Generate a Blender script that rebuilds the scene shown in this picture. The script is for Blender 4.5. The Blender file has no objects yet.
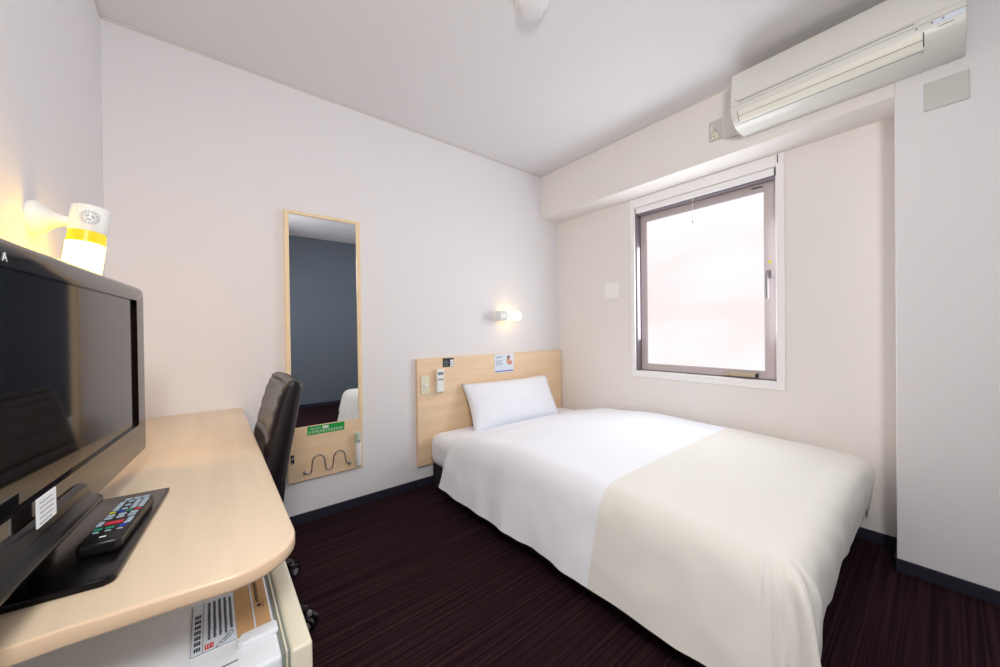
import bpy, bmesh, math, random
from math import radians, sin, cos, pi, atan2, sqrt
from mathutils import Vector, Matrix, noise
random.seed(7)
S = bpy.context.scene
COL = S.collection

# ---------------------------------------------------------------- room measures (metres, camera foot at the origin)
D, XL, XR, XB, ZB, YP, HC, YF = 2.2374, -.3424, 2.4986, 2.2807, 2.025, .1356, 2.40, -1.2

# ---------------------------------------------------------------- materials
def lin(c):
    return tuple(((v/255)/12.92 if v/255 <= .04045 else ((v/255+.055)/1.055)**2.4) for v in c) + (1.0,)

def mat(name, rgb, rough=.5, metal=0, bump=None, var=0, vscale=8, spec=.5, emis=None, estr=0, coat=0, ior=1.5, stretch=(1,1,1), sheen=0):
    m = bpy.data.materials.new(name); m.use_nodes = True
    nt = m.node_tree; b = nt.nodes['Principled BSDF']
    b.inputs['Base Color'].default_value = lin(rgb); b.inputs['Roughness'].default_value = rough
    b.inputs['Metallic'].default_value = metal; b.inputs['IOR'].default_value = ior
    b.inputs['Specular IOR Level'].default_value = spec; b.inputs['Coat Weight'].default_value = coat
    if sheen: b.inputs['Sheen Weight'].default_value = sheen
    if emis: b.inputs['Emission Color'].default_value = lin(emis); b.inputs['Emission Strength'].default_value = estr
    tc = nt.nodes.new('ShaderNodeTexCoord'); mp = nt.nodes.new('ShaderNodeMapping')
    mp.inputs['Scale'].default_value = stretch; nt.links.new(tc.outputs['Object'], mp.inputs['Vector'])
    if var:
        n = nt.nodes.new('ShaderNodeTexNoise'); n.inputs['Scale'].default_value = vscale; n.inputs['Detail'].default_value = 4
        nt.links.new(mp.outputs['Vector'], n.inputs['Vector'])
        r = nt.nodes.new('ShaderNodeValToRGB')
        a = tuple(max(0, v*(1-var)) for v in lin(rgb)[:3])+(1,); c = tuple(min(1, v*(1+var)) for v in lin(rgb)[:3])+(1,)
        r.color_ramp.elements[0].color = a; r.color_ramp.elements[1].color = c
        r.color_ramp.elements[0].position = .3; r.color_ramp.elements[1].position = .7
        nt.links.new(n.outputs['Fac'], r.inputs['Fac']); nt.links.new(r.outputs['Color'], b.inputs['Base Color'])
    if bump:
        n = nt.nodes.new('ShaderNodeTexNoise'); n.inputs['Scale'].default_value = bump[0]; n.inputs['Detail'].default_value = 3
        nt.links.new(mp.outputs['Vector'], n.inputs['Vector'])
        bp = nt.nodes.new('ShaderNodeBump'); bp.inputs['Strength'].default_value = bump[1]; bp.inputs['Distance'].default_value = .002
        nt.links.new(n.outputs['Fac'], bp.inputs['Height']); nt.links.new(bp.outputs['Normal'], b.inputs['Normal'])
    return m

def carpet_mat():
    m = mat('striped_carpet', (40, 20, 24), .95, spec=.1)
    nt = m.node_tree; b = nt.nodes['Principled BSDF']
    tc = nt.nodes.new('ShaderNodeTexCoord'); mp = nt.nodes.new('ShaderNodeMapping')
    mp.inputs['Scale'].default_value = (1.2, 105, 1)
    nt.links.new(tc.outputs['Object'], mp.inputs['Vector'])
    n = nt.nodes.new('ShaderNodeTexNoise'); n.inputs['Scale'].default_value = 1; n.inputs['Detail'].default_value = 3
    nt.links.new(mp.outputs['Vector'], n.inputs['Vector'])
    r = nt.nodes.new('ShaderNodeValToRGB')
    r.color_ramp.elements[0].color = lin((26, 13, 18)); r.color_ramp.elements[0].position = .36
    r.color_ramp.elements[1].color = lin((54, 34, 37)); r.color_ramp.elements[1].position = .68
    e = r.color_ramp.elements.new(.5); e.color = lin((40, 22, 27))
    nt.links.new(n.outputs['Fac'], r.inputs['Fac']); nt.links.new(r.outputs['Color'], b.inputs['Base Color'])
    n2 = nt.nodes.new('ShaderNodeTexNoise'); n2.inputs['Scale'].default_value = 300
    nt.links.new(tc.outputs['Object'], n2.inputs['Vector'])
    bp = nt.nodes.new('ShaderNodeBump'); bp.inputs['Strength'].default_value = .5; bp.inputs['Distance'].default_value = .003
    nt.links.new(n2.outputs['Fac'], bp.inputs['Height']); nt.links.new(bp.outputs['Normal'], b.inputs['Normal'])
    return m

def wood_mat(name, rgb, rough, stretch):
    return mat(name, rgb, rough, var=.07, vscale=3, stretch=stretch, bump=(6, .03))

def pane_mat():
    m = mat('frosted_glass', (240, 238, 238), .35)
    nt = m.node_tree; b = nt.nodes['Principled BSDF']
    tc = nt.nodes.new('ShaderNodeTexCoord'); n = nt.nodes.new('ShaderNodeTexNoise')
    mp = nt.nodes.new('ShaderNodeMapping'); mp.inputs['Scale'].default_value = (1, 1.2, 3.0)
    nt.links.new(tc.outputs['Object'], mp.inputs['Vector']); nt.links.new(mp.outputs['Vector'], n.inputs['Vector'])
    n.inputs['Scale'].default_value = 1.1; n.inputs['Detail'].default_value = 1
    r = nt.nodes.new('ShaderNodeValToRGB')
    r.color_ramp.elements[0].color = lin((247, 236, 234)); r.color_ramp.elements[0].position = .3
    r.color_ramp.elements[1].color = lin((250, 250, 255)); r.color_ramp.elements[1].position = .62
    nt.links.new(n.outputs['Fac'], r.inputs['Fac']); nt.links.new(r.outputs['Color'], b.inputs['Emission Color'])
    b.inputs['Emission Strength'].default_value = WIN
    b.inputs['Base Color'].default_value = (.05, .05, .05, 1)
    return m
WIN = 1.0
HOT = 30

M = dict(
    wall=mat('white_wallpaper', (229, 227, 229), .9, bump=(220, .25), spec=.2),
    wall_r=mat('white_wallpaper_right', (234, 229, 225), .9, bump=(220, .25), spec=.2),  # same wallpaper, with the warm ambient light tinted into its colour
    ceil=mat('white_ceiling', (226, 224, 226), .95, bump=(180, .2), spec=.2),
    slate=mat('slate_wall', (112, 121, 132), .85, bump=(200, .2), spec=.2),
    base=mat('slate_baseboard', (40, 38, 52), .5),
    carpet=carpet_mat(),
    edge=mat('ceiling_edge_trim', (214, 208, 204), .7),
    casing=mat('white_painted_casing', (242, 241, 241), .45),
    alum=mat('mauve_aluminium', (194, 182, 183), .42, metal=.1),
    alum_d=mat('dark_aluminium', (128, 120, 126), .4, metal=.2),
    chrome=mat('chrome', (210, 210, 214), .15, metal=1),
    steel=mat('satin_steel', (165, 165, 170), .3, metal=1),
    maple=wood_mat('maple_laminate', (230, 209, 180), .30, (6, .6, 6)),
    maple_edge=mat('maple_edge_band', (230, 200, 168), .3, var=.04, vscale=6),
    maple_x=wood_mat('maple_panel', (234, 205, 170), .42, (.6, 6, 6)),
    maple_f=mat('maple_frame', (238, 214, 176), .4, var=.05, vscale=9),
    mirror=mat('mirror_silver', (236, 240, 244), .01, metal=1),
    green=mat('green_sticker', (18, 158, 66), .5),
    white=mat('white_plastic', (238, 238, 234), .35),
    cream=mat('cream_plastic', (226, 222, 198), .4),
    greyw=mat('grey_white_plastic', (200, 199, 194), .45),
    acw=mat('air_conditioner_white', (222, 221, 214), .35),
    flap=mat('yellowed_flap', (238, 236, 224), .4),
    dkline=mat('dark_gap', (60, 60, 62), .7),
    black=mat('black_plastic', (16, 14, 16), .35),
    gloss=mat('glossy_black_bezel', (26, 17, 15), .08, coat=.2),
    emblem=mat('pale_grey_print', (176, 184, 190), .5),
    screen=mat('screen_glass', (10, 9, 14), .05, ior=1.55),
    gbase=mat('glossy_black_base', (10, 8, 12), .22, spec=.25),
    leather=mat('black_leather', (32, 27, 30), .32, bump=(90, .15), spec=.6),
    sheet=mat('white_sheet', (235, 238, 245), .85, bump=(500, .1), sheen=.2),
    duvet=mat('white_duvet_cotton', (236, 239, 246), .85, bump=(500, .12), sheen=.2),
    beige=mat('beige_duvet_cotton', (228, 225, 218), .85, bump=(500, .12), sheen=.2),
    bedbase=mat('dark_bed_base', (20, 17, 24), .8),
    shade=mat('lit_glass_shade', (60, 50, 20), .3, emis=(255, 221, 20), estr=1.0),
    shade_hot=mat('lit_glass_shade_bright', (255, 250, 235), .3, emis=(255, 192, 45), estr=HOT),
    shade_bed=mat('lit_glass_shade_soft', (255, 250, 235), .3, emis=(255, 218, 130), estr=4),
    fridge=mat('fridge_white', (232, 236, 242), .35),
    gasket=mat('grey_gasket', (140, 146, 140), .6),
    door=mat('fridge_door_cream', (232, 226, 204), .35),
    paper=mat('white_paper', (236, 240, 244), .6),
    paperb=mat('pale_blue_paper', (218, 228, 240), .6),
    ink=mat('dark_blue_ink', (32, 40, 66), .6),
    inkb=mat('black_ink', (22, 20, 22), .6),
    inkg=mat('grey_ink', (128, 134, 146), .6),
    red=mat('red_print', (204, 36, 40), .5),
    pink=mat('red_button', (206, 40, 70), .4),
    teal=mat('green_button', (30, 140, 104), .4),
    blueb=mat('blue_button', (40, 66, 190), .4),
    yel=mat('yellow_button', (206, 202, 60), .4),
    greyb=mat('grey_button', (168, 186, 200), .4),
    brown=mat('brown_label', (206, 164, 116), .5, var=.06, vscale=30),
    skin=mat('printed_skin', (214, 150, 120), .6),
    hair=mat('printed_hair', (60, 36, 30), .6),
    dkcard=mat('dark_card', (42, 36, 40), .5),
    mint=mat('mint_plastic', (190, 205, 192), .4),
    whiteink=mat('white_print', (236, 240, 236), .6),
    caster=mat('grey_caster', (120, 118, 128), .4),
)

# ---------------------------------------------------------------- geometry helpers
def bx(bm, x0, x1, y0, y1, z0, z1, bev=0, seg=2):
    t = bmesh.new()
    bmesh.ops.create_cube(t, size=1)
    for v in t.verts:
        v.co = Vector(((x0+x1)/2+v.co.x*(x1-x0), (y0+y1)/2+v.co.y*(y1-y0), (z0+z1)/2+v.co.z*(z1-z0)))
    if bev: bmesh.ops.bevel(t, geom=t.edges[:], offset=bev, segments=seg, profile=.5, affect='EDGES')
    me = bpy.data.meshes.new('t'); t.to_mesh(me); t.free(); bm.from_mesh(me); bpy.data.meshes.remove(me)
    return bm

def prism(bm, pts, axis, a0, a1, bev=0, seg=2, bev_long=False):
    """extrude a polygon of 2-D points along an axis: 0: (y,z), 1: (x,z), 2: (x,y)"""
    t = bmesh.new()
    def mk(p, a): return (a, p[0], p[1]) if axis == 0 else ((p[0], a, p[1]) if axis == 1 else (p[0], p[1], a))
    lo = [t.verts.new(mk(p, a0)) for p in pts]; hi = [t.verts.new(mk(p, a1)) for p in pts]
    n = len(pts)
    f0 = t.faces.new(lo); f1 = t.faces.new(hi[::-1])
    for i in range(n): t.faces.new((lo[i], hi[i], hi[(i+1) % n], lo[(i+1) % n]))
    bmesh.ops.recalc_face_normals(t, faces=t.faces[:])
    if bev:
        eds = set(f0.edges) | set(f1.edges)
        if bev_long: eds = set(t.edges)
        bmesh.ops.bevel(t, geom=list(eds), offset=bev, segments=seg, profile=.5, affect='EDGES')
    me = bpy.data.meshes.new('t'); t.to_mesh(me); t.free(); bm.from_mesh(me); bpy.data.meshes.remove(me)
    return bm

def lathe(bm, prof, origin=(0, 0, 0), axis=(0, 0, 1), n=28):
    """prof: list of (radius, height) along axis"""
    A = Vector(axis).normalized(); q = Vector((0, 0, 1)).rotation_difference(A)
    rows = []
    for r, h in prof:
        rows.append([bm.verts.new(Vector(origin)+q @ Vector((r*cos(2*pi*i/n), r*sin(2*pi*i/n), h))) for i in range(n)] if r > 1e-6
                    else [bm.verts.new(Vector(origin)+q @ Vector((0, 0, h)))])
    for a, b in zip(rows, rows[1:]):
        for i in range(n):
            j = (i+1) % n
            try:
                if len(a) == 1 and len(b) > 1: bm.faces.new((a[0], b[i], b[j]))
                elif len(b) == 1 and len(a) > 1: bm.faces.new((a[i], a[j], b[0]))
                elif len(a) > 1: bm.faces.new((a[i], a[j], b[j], b[i]))
            except ValueError: pass
    if len(rows[0]) > 1: bm.faces.new(rows[0])
    if len(rows[-1]) > 1: bm.faces.new(rows[-1])
    bmesh.ops.recalc_face_normals(bm, faces=bm.faces[:])
    return bm

def catmull(pts, k=6):
    P = [Vector(p) for p in pts]; out = []
    for i in range(len(P)-1):
        p0 = P[max(i-1, 0)]; p1 = P[i]; p2 = P[i+1]; p3 = P[min(i+2, len(P)-1)]
        for s in range(k):
            t = s/k
            out.append(.5*((2*p1)+(-p0+p2)*t+(2*p0-5*p1+4*p2-p3)*t*t+(-p0+3*p1-3*p2+p3)*t**3))
    out.append(P[-1]); return out

def tube(bm, pts, r, n=10, smooth=True, k=6):
    P = catmull(pts, k) if smooth else [Vector(p) for p in pts]
    rr = r if isinstance(r, (list, tuple)) else [r]*len(P)
    if len(rr) != len(P):
        rr = [rr[0]+(rr[-1]-rr[0])*i/(len(P)-1) for i in range(len(P))]
    rings = []; ref = Vector((0, 0, 1))
    for i, p in enumerate(P):
        t = (P[min(i+1, len(P)-1)]-P[max(i-1, 0)]).normalized()
        if abs(t.dot(ref)) > .97: ref = Vector((1, 0, 0)) if abs(t.x) < .9 else Vector((0, 1, 0))
        u = t.cross(ref).normalized(); w = u.cross(t).normalized(); ref = w
        rings.append([bm.verts.new(p+rr[i]*(u*cos(2*pi*a/n)+w*sin(2*pi*a/n))) for a in range(n)])
    for a, b in zip(rings, rings[1:]):
        for i in range(n): bm.faces.new((a[i], a[(i+1) % n], b[(i+1) % n], b[i]))
    bm.faces.new(rings[0][::-1]); bm.faces.new(rings[-1])
    bmesh.ops.recalc_face_normals(bm, faces=bm.faces[:])
    return bm

def ball(bm, c, r, n=12):
    t = bmesh.new(); bmesh.ops.create_uvsphere(t, u_segments=n, v_segments=n//2+2, radius=r)
    for v in t.verts: v.co += Vector(c)
    me = bpy.data.meshes.new('t'); t.to_mesh(me); t.free(); bm.from_mesh(me); bpy.data.meshes.remove(me)

def new(): return bmesh.new()

def obj(name, bm, m, parent=None, smooth=False, kind=None, label=None, cat=None, group=None, loc=None):
    me = bpy.data.meshes.new(name)
    bm.normal_update(); bm.to_mesh(me); bm.free()
    me.materials.append(m)
    o = bpy.data.objects.new(name, me); COL.objects.link(o)
    if smooth:
        for p in me.polygons: p.use_smooth = True
        try: me.set_sharp_from_angle(angle=radians(smooth if smooth is not True else 40))
        except Exception: pass
    if parent: o.parent = parent
    if kind: o['kind'] = kind
    if label: o['label'] = label
    if cat: o['category'] = cat
    if group: o['group'] = group
    if loc: o.location = loc
    return o

def recenter(o):
    """put a mesh thing's origin at the base of its bounds"""
    me = o.data; xs = [v.co for v in me.vertices]
    c = Vector(((min(p.x for p in xs)+max(p.x for p in xs))/2, (min(p.y for p in xs)+max(p.y for p in xs))/2, min(p.z for p in xs)))
    me.transform(Matrix.Translation(-c)); o.location = c
    return o

def thing(name, label, cat, loc=(0, 0, 0), rotz=0, group=None):
    o = bpy.data.objects.new(name, None); COL.objects.link(o)
    o.empty_display_size = .05
    o.location = loc; o.rotation_euler = (0, 0, rotz); o['label'] = label; o['category'] = cat
    if group: o['group'] = group
    return o

def quad(bm, pts):
    return bm.faces.new([bm.verts.new(p) for p in pts])

# ================================================================= THE ROOM
def struct(name, bm, m, **k): return obj(name, bm, m, kind='structure', **k)

struct('floor', bx(new(), XL-.12, XR+.15, YF-.12, D+.12, -.1, 0), M['carpet'])
struct('ceiling', bx(new(), XL-.12, XR+.15, YF-.12, D+.12, HC, HC+.1), M['ceil'])
struct('wall_back', bx(new(), XL-.12, XR+.15, D, D+.12, 0, HC), M['wall'])
struct('wall_left', bx(new(), XL-.12, XL, YF-.12, D, 0, HC), M['wall'])
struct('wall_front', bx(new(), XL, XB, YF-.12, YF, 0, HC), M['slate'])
# right wall with the window opening
WY0, WY1, WZ0, WZ1 = .600, 1.467, .733, 1.955
b = new()
bx(b, XR, XR+.15, YP-.05, WY0, 0, HC); bx(b, XR, XR+.15, WY1, D, 0, HC)
bx(b, XR, XR+.15, WY0, WY1, 0, WZ0); bx(b, XR, XR+.15, WY0, WY1, WZ1, HC)
struct('wall_right', b, M['wall_r'])
struct('wall_right_pillar', bx(new(), XB, XR+.15, YF-.12, YP, 0, HC, .004), M['wall'])
struct('wall_right_beam', bx(new(), XB, XR, YP, D, ZB, HC), M['wall_r'])
# baseboards
struct('baseboard_back', bx(new(), XL, XR, D-.008, D, 0, .055, .002), M['base'])
struct('baseboard_right', bx(new(), XR-.008, XR, YP, D-.008, 0, .055, .002), M['base'])
b = new(); bx(b, XB-.008, XB, YF, YP+.008, 0, .055, .002); bx(b, XB-.008, XR-.008, YP, YP+.008, 0, .055, .002)
struct('baseboard_pillar', b, M['base'])
struct('baseboard_left', bx(new(), XL, XL+.008, YF, D-.008, 0, .055, .002), M['base'])
struct('baseboard_front', bx(new(), XL+.008, XB-.008, YF, YF+.008, 0, .055, .002), M['base'])
# thin strip where walls meet the ceiling
struct('trim_1', bx(new(), XL, XB, D-.006, D, HC-.010, HC, .002), M['edge'])
struct('trim_2', bx(new(), XB-.006, XB, YF, D-.006, HC-.010, HC, .002), M['edge'])
struct('trim_3', bx(new(), XL, XL+.006, YF, D-.006, HC-.010, HC, .002), M['edge'])

# ---------------------------------------------------------------- window
win = bpy.data.objects.new('window_1', None); COL.objects.link(win); win['kind'] = 'structure'
win.location = (XR, 1.03, WZ0)
def wobj(name, bm, m, **k):
    o = obj(name, bm, m, **k); o.data.transform(Matrix.Translation(-Vector(win.location))); o.parent = win; return o
b = new(); p = .013
bx(b, XR-p, XR, WY0-.038, WY0, .695, ZB-.001, .003); bx(b, XR-p, XR, WY1, WY1+.034, .695, ZB-.001, .003)
bx(b, XR-p, XR, WY0, WY1, .695, WZ0, .003); bx(b, XR-p, XR, WY0, WY1, WZ1, ZB-.001, .003)
wobj('casing', b, M['casing'])
b = new()   # white reveal lining inside the opening
bx(b, XR-.016, XR+.09, WY0, WY1, WZ0, WZ0+.006, .002)
bx(b, XR, XR+.09, WY0, WY0+.005, WZ0, WZ1); bx(b, XR, XR+.09, WY0, WY1, WZ1-.005, WZ1)
wobj('reveal', b, M['casing'])
b = new(); X0 = XR+.058; X1 = XR+.12
bx(b, X0, X1, WY0+.005, WY0+.030, WZ0+.006, WZ1, .003); bx(b, X0-.055, X1, WY1-.012, WY1, WZ0+.006, WZ1, .002)
bx(b, X0, X1, WY0+.030, WY1-.012, WZ0+.006, WZ0+.030, .003); bx(b, X0, X1, WY0+.030, WY1-.012, WZ1-.035, WZ1-.005, .003)
wobj('outer_frame', b, M['alum_d'])
b = new(); S0, S1 = X0-.006, X0+.03; GY0, GY1, GZ0, GZ1 = .674, 1.408, .792, 1.852
bx(b, S0, S1, WY0+.012, GY0, WZ0+.012, 1.915, .003); bx(b, S0, S1, GY1, WY1-.014, WZ0+.012, 1.915, .003)
bx(b, S0, S1, GY0, GY1, WZ0+.012, GZ0, .003); bx(b, S0, S1, GY0, GY1, GZ1, 1.915, .003)
wobj('sash', b, M['alum'])
pane = wobj('pane', bx(new(), S0+.014, S0+.020, GY0-.004, GY1+.004, GZ0-.004, GZ1+.004), pane_mat())
b = new(); bx(b, S0-.012, S0, .632, .662, 1.335, 1.385, .003); bx(b, S0-.026, S0-.010, .650, .664, 1.215, 1.365, .005)
hn = wobj('handle', b, M['alum_d'], label='grey lever handle on the right sash')
b = new(); bx(b, S0-.026, S0, .715, .845, .752, .776, .004); bx(b, S0-.030, S0-.024, .735, .80, .756, .770, .003)
bx(b, S0-.016, S0, .850, .895, .752, .766, .003)
wobj('latch', b, mat('tan_latch', (190, 172, 148), .4), label='small sliding latch at the bottom of the sash')
wobj('latch_catch', bx(new(), S0-.024, S0-.001, .704, .715, .750, .774, .002), M['black'])
b = new(); lathe(b, [(.009, 0), (.009, .0012)], (S0, .645, 1.432), (-1, 0, 0), 16)
wobj('round_sticker', b, M['yel'], label='small yellow green sticker above the handle')
wobj('sash_mark', bx(new(), S0-.001, S0, .68, .735, 1.878, 1.886), M['dkline'])

wobj('casing_gap', bx(new(), XR-.0145, XR-.012, .588, .592, 1.970, 2.018), M['dkline'])

# roller blind, rolled up at the top of the window
bl = thing('roller_blind', 'white roller blind rolled up at the top of the window, with a pull cord', 'blind', (XR-.01, 1.03, 1.905))
def rel(parent, name, bm, m, **k):
    o = obj(name, bm, m, **k); o.data.transform(parent.matrix_basis.inverted()); o.parent = parent; return o
rel(bl, 'headrail', bx(new(), XR-.012, XR+.045, WY0+.006, WY1-.013, 1.912, WZ1-.006, .004), M['casing'])
b = new(); lathe(b, [(.018, 0), (.018, WY1-WY0-.03)], (XR+.02, WY0+.008, 1.915), (0, 1, 0), 18)
rel(bl, 'fabric_roll', b, M['alum_d'], smooth=True)
b = new(); tube(b, [(XR-.016, 1.045, 1.94), (XR-.017, 1.045, 1.85), (XR-.016, 1.045, 1.755)], .0016, 6)
rel(bl, 'cord', b, M['white'])
b = new(); lathe(b, [(0, 0), (.005, .003), (.007, .012), (.004, .022), (0, .024)], (XR-.016, 1.045, 1.735), n=12)
rel(bl, 'cord_weight', b, M['cream'], smooth=True)
rel(bl, 'bracket', bx(new(), XR-.014, XR+.04, WY0+.0005, WY0+.006, 1.905, WZ1-.006), M['dkline'])

# ---------------------------------------------------------------- bed
bed = thing('bed', 'low double bed with white sheeted mattress on a dark base beneath the window', 'bed', (1.81, 1.23, 0))
b = new(); bx(b, 1.165, 2.45, .33, 2.19, .0, .16, .008)
rel(bed, 'bed_base', b, M['bedbase'], label='dark upholstered bed base')
b = new(); t = new(); bx(t, 1.139, 2.470, .30, 2.203, .152, .366)
es = [e for e in t.edges]
bmesh.ops.bevel(t, geom=es, offset=.075, segments=6, profile=.55, affect='EDGES')
me_ = bpy.data.meshes.new('t'); t.to_mesh(me_); t.free(); b.from_mesh(me_); bpy.data.meshes.remove(me_)
for v in b.verts:
    n_ = noise.noise(v.co*5)
    v.co.z += .003*n_
rel(bed, 'mattress', b, M['sheet'], smooth=60, label='thick mattress in a white fitted sheet')

# headboard fixed to the wall behind the bed
hbx0, hbx1, hbz0, hbz1, HBY = 1.068, 2.488, .147, .869, D-.03
hb = obj('headboard', bx(new(), hbx0, hbx1, HBY, D-.0005, hbz0, hbz1, .002), M['maple_x'],
         label='wide pale wooden headboard panel on the wall behind the bed', cat='headboard')
recenter(hb)

# duvet: one sheet draped over the mattress, white above, beige at the foot
def lerp_tab(tab, x):
    if x <= tab[0][0]: return tab[0][1]
    for (a, u), (c, w) in zip(tab, tab[1:]):
        if x <= c:
            s = (x-a)/(c-a); s = s*s*(3-2*s); return u+(w-u)*s
    return tab[-1][1]
TOPY = [(.25, .425), (.5, .438), (.9, .450), (1.3, .458), (1.65, .430), (1.92, .388)]
LP = [(0, 0), (.035, .003), (.07, .016), (.100, .045), (.122, .09), (.140, .15), (.158, .21), (.176, .27), (.194, .335)]
FP = [(0, 0), (.04, .003), (.075, .016), (.100, .045), (.112, .09), (.111, .15), (.104, .21), (.095, .27), (.085, .335)]
RP = [(0, 0), (.018, .003), (.036, .012), (.052, .030), (.062, .06), (.064, .085), (.064, .11), (.064, .13), (.064, .15)]
IX0, IX1, IY0, IY1 = 1.256, 2.415, .325, 1.925
NP = 40
def prof(P, s):
    f = s*(len(P)-1); i = min(int(f), len(P)-2); q = f-i
    p0 = P[max(i-1, 0)]; p1 = P[i]; p2 = P[i+1]; p3 = P[min(i+2, len(P)-1)]
    return tuple(.5*(2*p1[k]+(p2[k]-p0[k])*q+(2*p0[k]-5*p1[k]+4*p2[k]-p3[k])*q*q+(3*p1[k]-p0[k]-3*p2[k]+p3[k])*q**3) for k in (0, 1))
def topz(x, y):
    z = lerp_tab(TOPY, y)
    z += .006*noise.noise(Vector((x*2.2, y*2.2, 3.1))) + .003*noise.noise(Vector((x*6, y*5, 1.7)))
    # shallow stretched creases running towards the foot corners
    z += .0035*noise.noise(Vector(((x+y)*9, (x-y)*1.6, 8.2)))*min(1, max(0, (1.7-y)))
    u = (x-IX0)/(IX1-IX0)
    return z + .008*(1-(2*u-1)**2)
def drape(x, y, nx, ny, s, PA, PB, w, a):
    """edge point (x,y) with outward direction n; profile blended between PA and PB by w; a: arc length for folds"""
    o0, d0 = prof(PA, s); o1, d1 = prof(PB, s)
    o = o0*(1-w)+o1*w; d = d0*(1-w)+d1*w
    wf = w if PA is LP and PB is FP else (1 if PA is FP else 0)
    hz = .105+wf*(.035+.065*max(0, min(1, (x-IX0)/(IX1-IX0))))
    zt = topz(x, y); k = (zt-hz)/.335 if PA is not RP or w > .5 else 1
    z = zt - d*min(1.2, max(.55, k))
    f = s**1.6
    fold = (.014*noise.noise(Vector((a*6.5, .3, 2)))+.006*noise.noise(Vector((a*12, s*2, 5))))*f+.005*noise.noise(Vector((a*11, s*5, 7)))*min(1, s*2.5)
    hem = .012*noise.noise(Vector((a*5, 9, 1)))*f
    return Vector((x+nx*(o+fold), y+ny*(o+fold), z+hem))
verts = {}; faces_w = []; faces_b = []
YSPLIT = .828
ys = []
n1 = 26; n2 = 58
for i in range(n1+1): ys.append(IY0+(YSPLIT-IY0)*i/n1)
for i in range(1, n2+1): ys.append(YSPLIT+(IY1-YSPLIT)*i/n2)
NX = 56
xs = [IX0+(IX1-IX0)*i/NX for i in range(NX+1)]
V = []
def addv(p): V.append(p); return len(V)-1
headc = [(.018, .006), (.030, .022), (.033, .045)]
top = {}
for j, y in enumerate(ys):
    for i, x in enumerate(xs): top[i, j] = addv(Vector((x, y, topz(x, y))))
left = {}; right = {}
for j, y in enumerate(ys):
    left[0, j] = top[0, j]; right[0, j] = top[NX, j]
    for s in range(1, NP+1):
        left[s, j] = addv(drape(IX0, y, -1, 0, s/NP, LP, LP, 0, y))
    for s in range(1, 21):
        right[s, j] = addv(drape(IX1, y, 1, 0, s/20, RP, RP, 0, y+9))
foot = {}
for i, x in enumerate(xs):
    foot[0, i] = top[i, 0]
    for s in range(1, NP+1):
        e = max(0, (x-IX1+.12)/.12)
        foot[s, i] = addv(drape(x, IY0, 0, -1, s/NP, FP, FP, 0, x+3.7))
NC = 36
corner = {}
for c in range(NC+1):
    th = pi/2*c/NC           # from -x towards -y
    nx, ny = -cos(th), -sin(th)
    for s in range(1, NP+1):
        if c == 0: corner[s, c] = left[s, 0]; continue
        if c == NC: corner[s, c] = foot[s, 0]; continue
        w = c/NC; a = IY0*(1-w)+(IX0+3.7)*w
        p = drape(IX0, IY0, nx, ny, s/NP, LP, FP, w, a)
        # the corner hangs out squarely, pinched into a fold
        sq = 1/((abs(cos(th))**5+abs(sin(th))**5)**.2)-1
        o_ = Vector((p.x-IX0, p.y-IY0, 0))*sq
        p += Vector((o_.x, o_.y, .055*sin(2*th)**2*(s/NP)**2))
        f = (s/NP)**1.3
        bump = .034*math.exp(-((c/NC-.50)/.06)**2)-.034*math.exp(-((c/NC-.64)/.06)**2)-.018*math.exp(-((c/NC-.36)/.08)**2)+.014*math.exp(-((c/NC-.78)/.06)**2)
        fade = min(1, 4*w, 4*(1-w))
        p += Vector((nx, ny, 0))*bump*f*fade
        corner[s, c] = addv(p)
NR = 10
rc = {}
for c in range(NR+1):
    th = pi/2*c/NR
    nx, ny = sin(th), -cos(th)
    for s in range(1, 21):
        w = 1-c/NR
        if c == NR: rc[s, c] = right[s, 0]; continue
        if c == 0: rc[s, c] = foot[s*2, NX]; continue
        a = (IX1+3.7)*w+(IY0+9)*(1-w)
        o0, d0 = prof(RP, s/20); p0 = drape(IX1, IY0, nx, ny, s/20, RP, FP, w, a)
        rc[s, c] = addv(p0)
head = {}
W = []; B = []
for j in range(len(ys)-1):
    T = B if ys[j+1] <= YSPLIT+1e-6 else W
    for i in range(NX): T.append((top[i, j], top[i+1, j], top[i+1, j+1], top[i, j+1]))
    for s in range(NP): T.append((left[s+1, j], left[s, j], left[s, j+1], left[s+1, j+1]))
    for s in range(20): T.append((right[s, j], right[s+1, j], right[s+1, j+1], right[s, j+1]))
for i in range(NX):
    for s in range(NP): B.append((foot[s+1, i], foot[s+1, i+1], foot[s, i+1], foot[s, i]))
for c in range(NC):
    for s in range(NP):
        if s == 0: B.append((top[0, 0], corner[1, c], corner[1, c+1]))
        else: B.append((corner[s, c], corner[s+1, c], corner[s+1, c+1], corner[s, c+1]))
for c in range(NR):
    for s in range(20):
        if s == 0: B.append((top[NX, 0], rc[1, c], rc[1, c+1]))
        else: B.append((rc[s, c], rc[s+1, c], rc[s+1, c+1], rc[s, c+1]))
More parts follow.
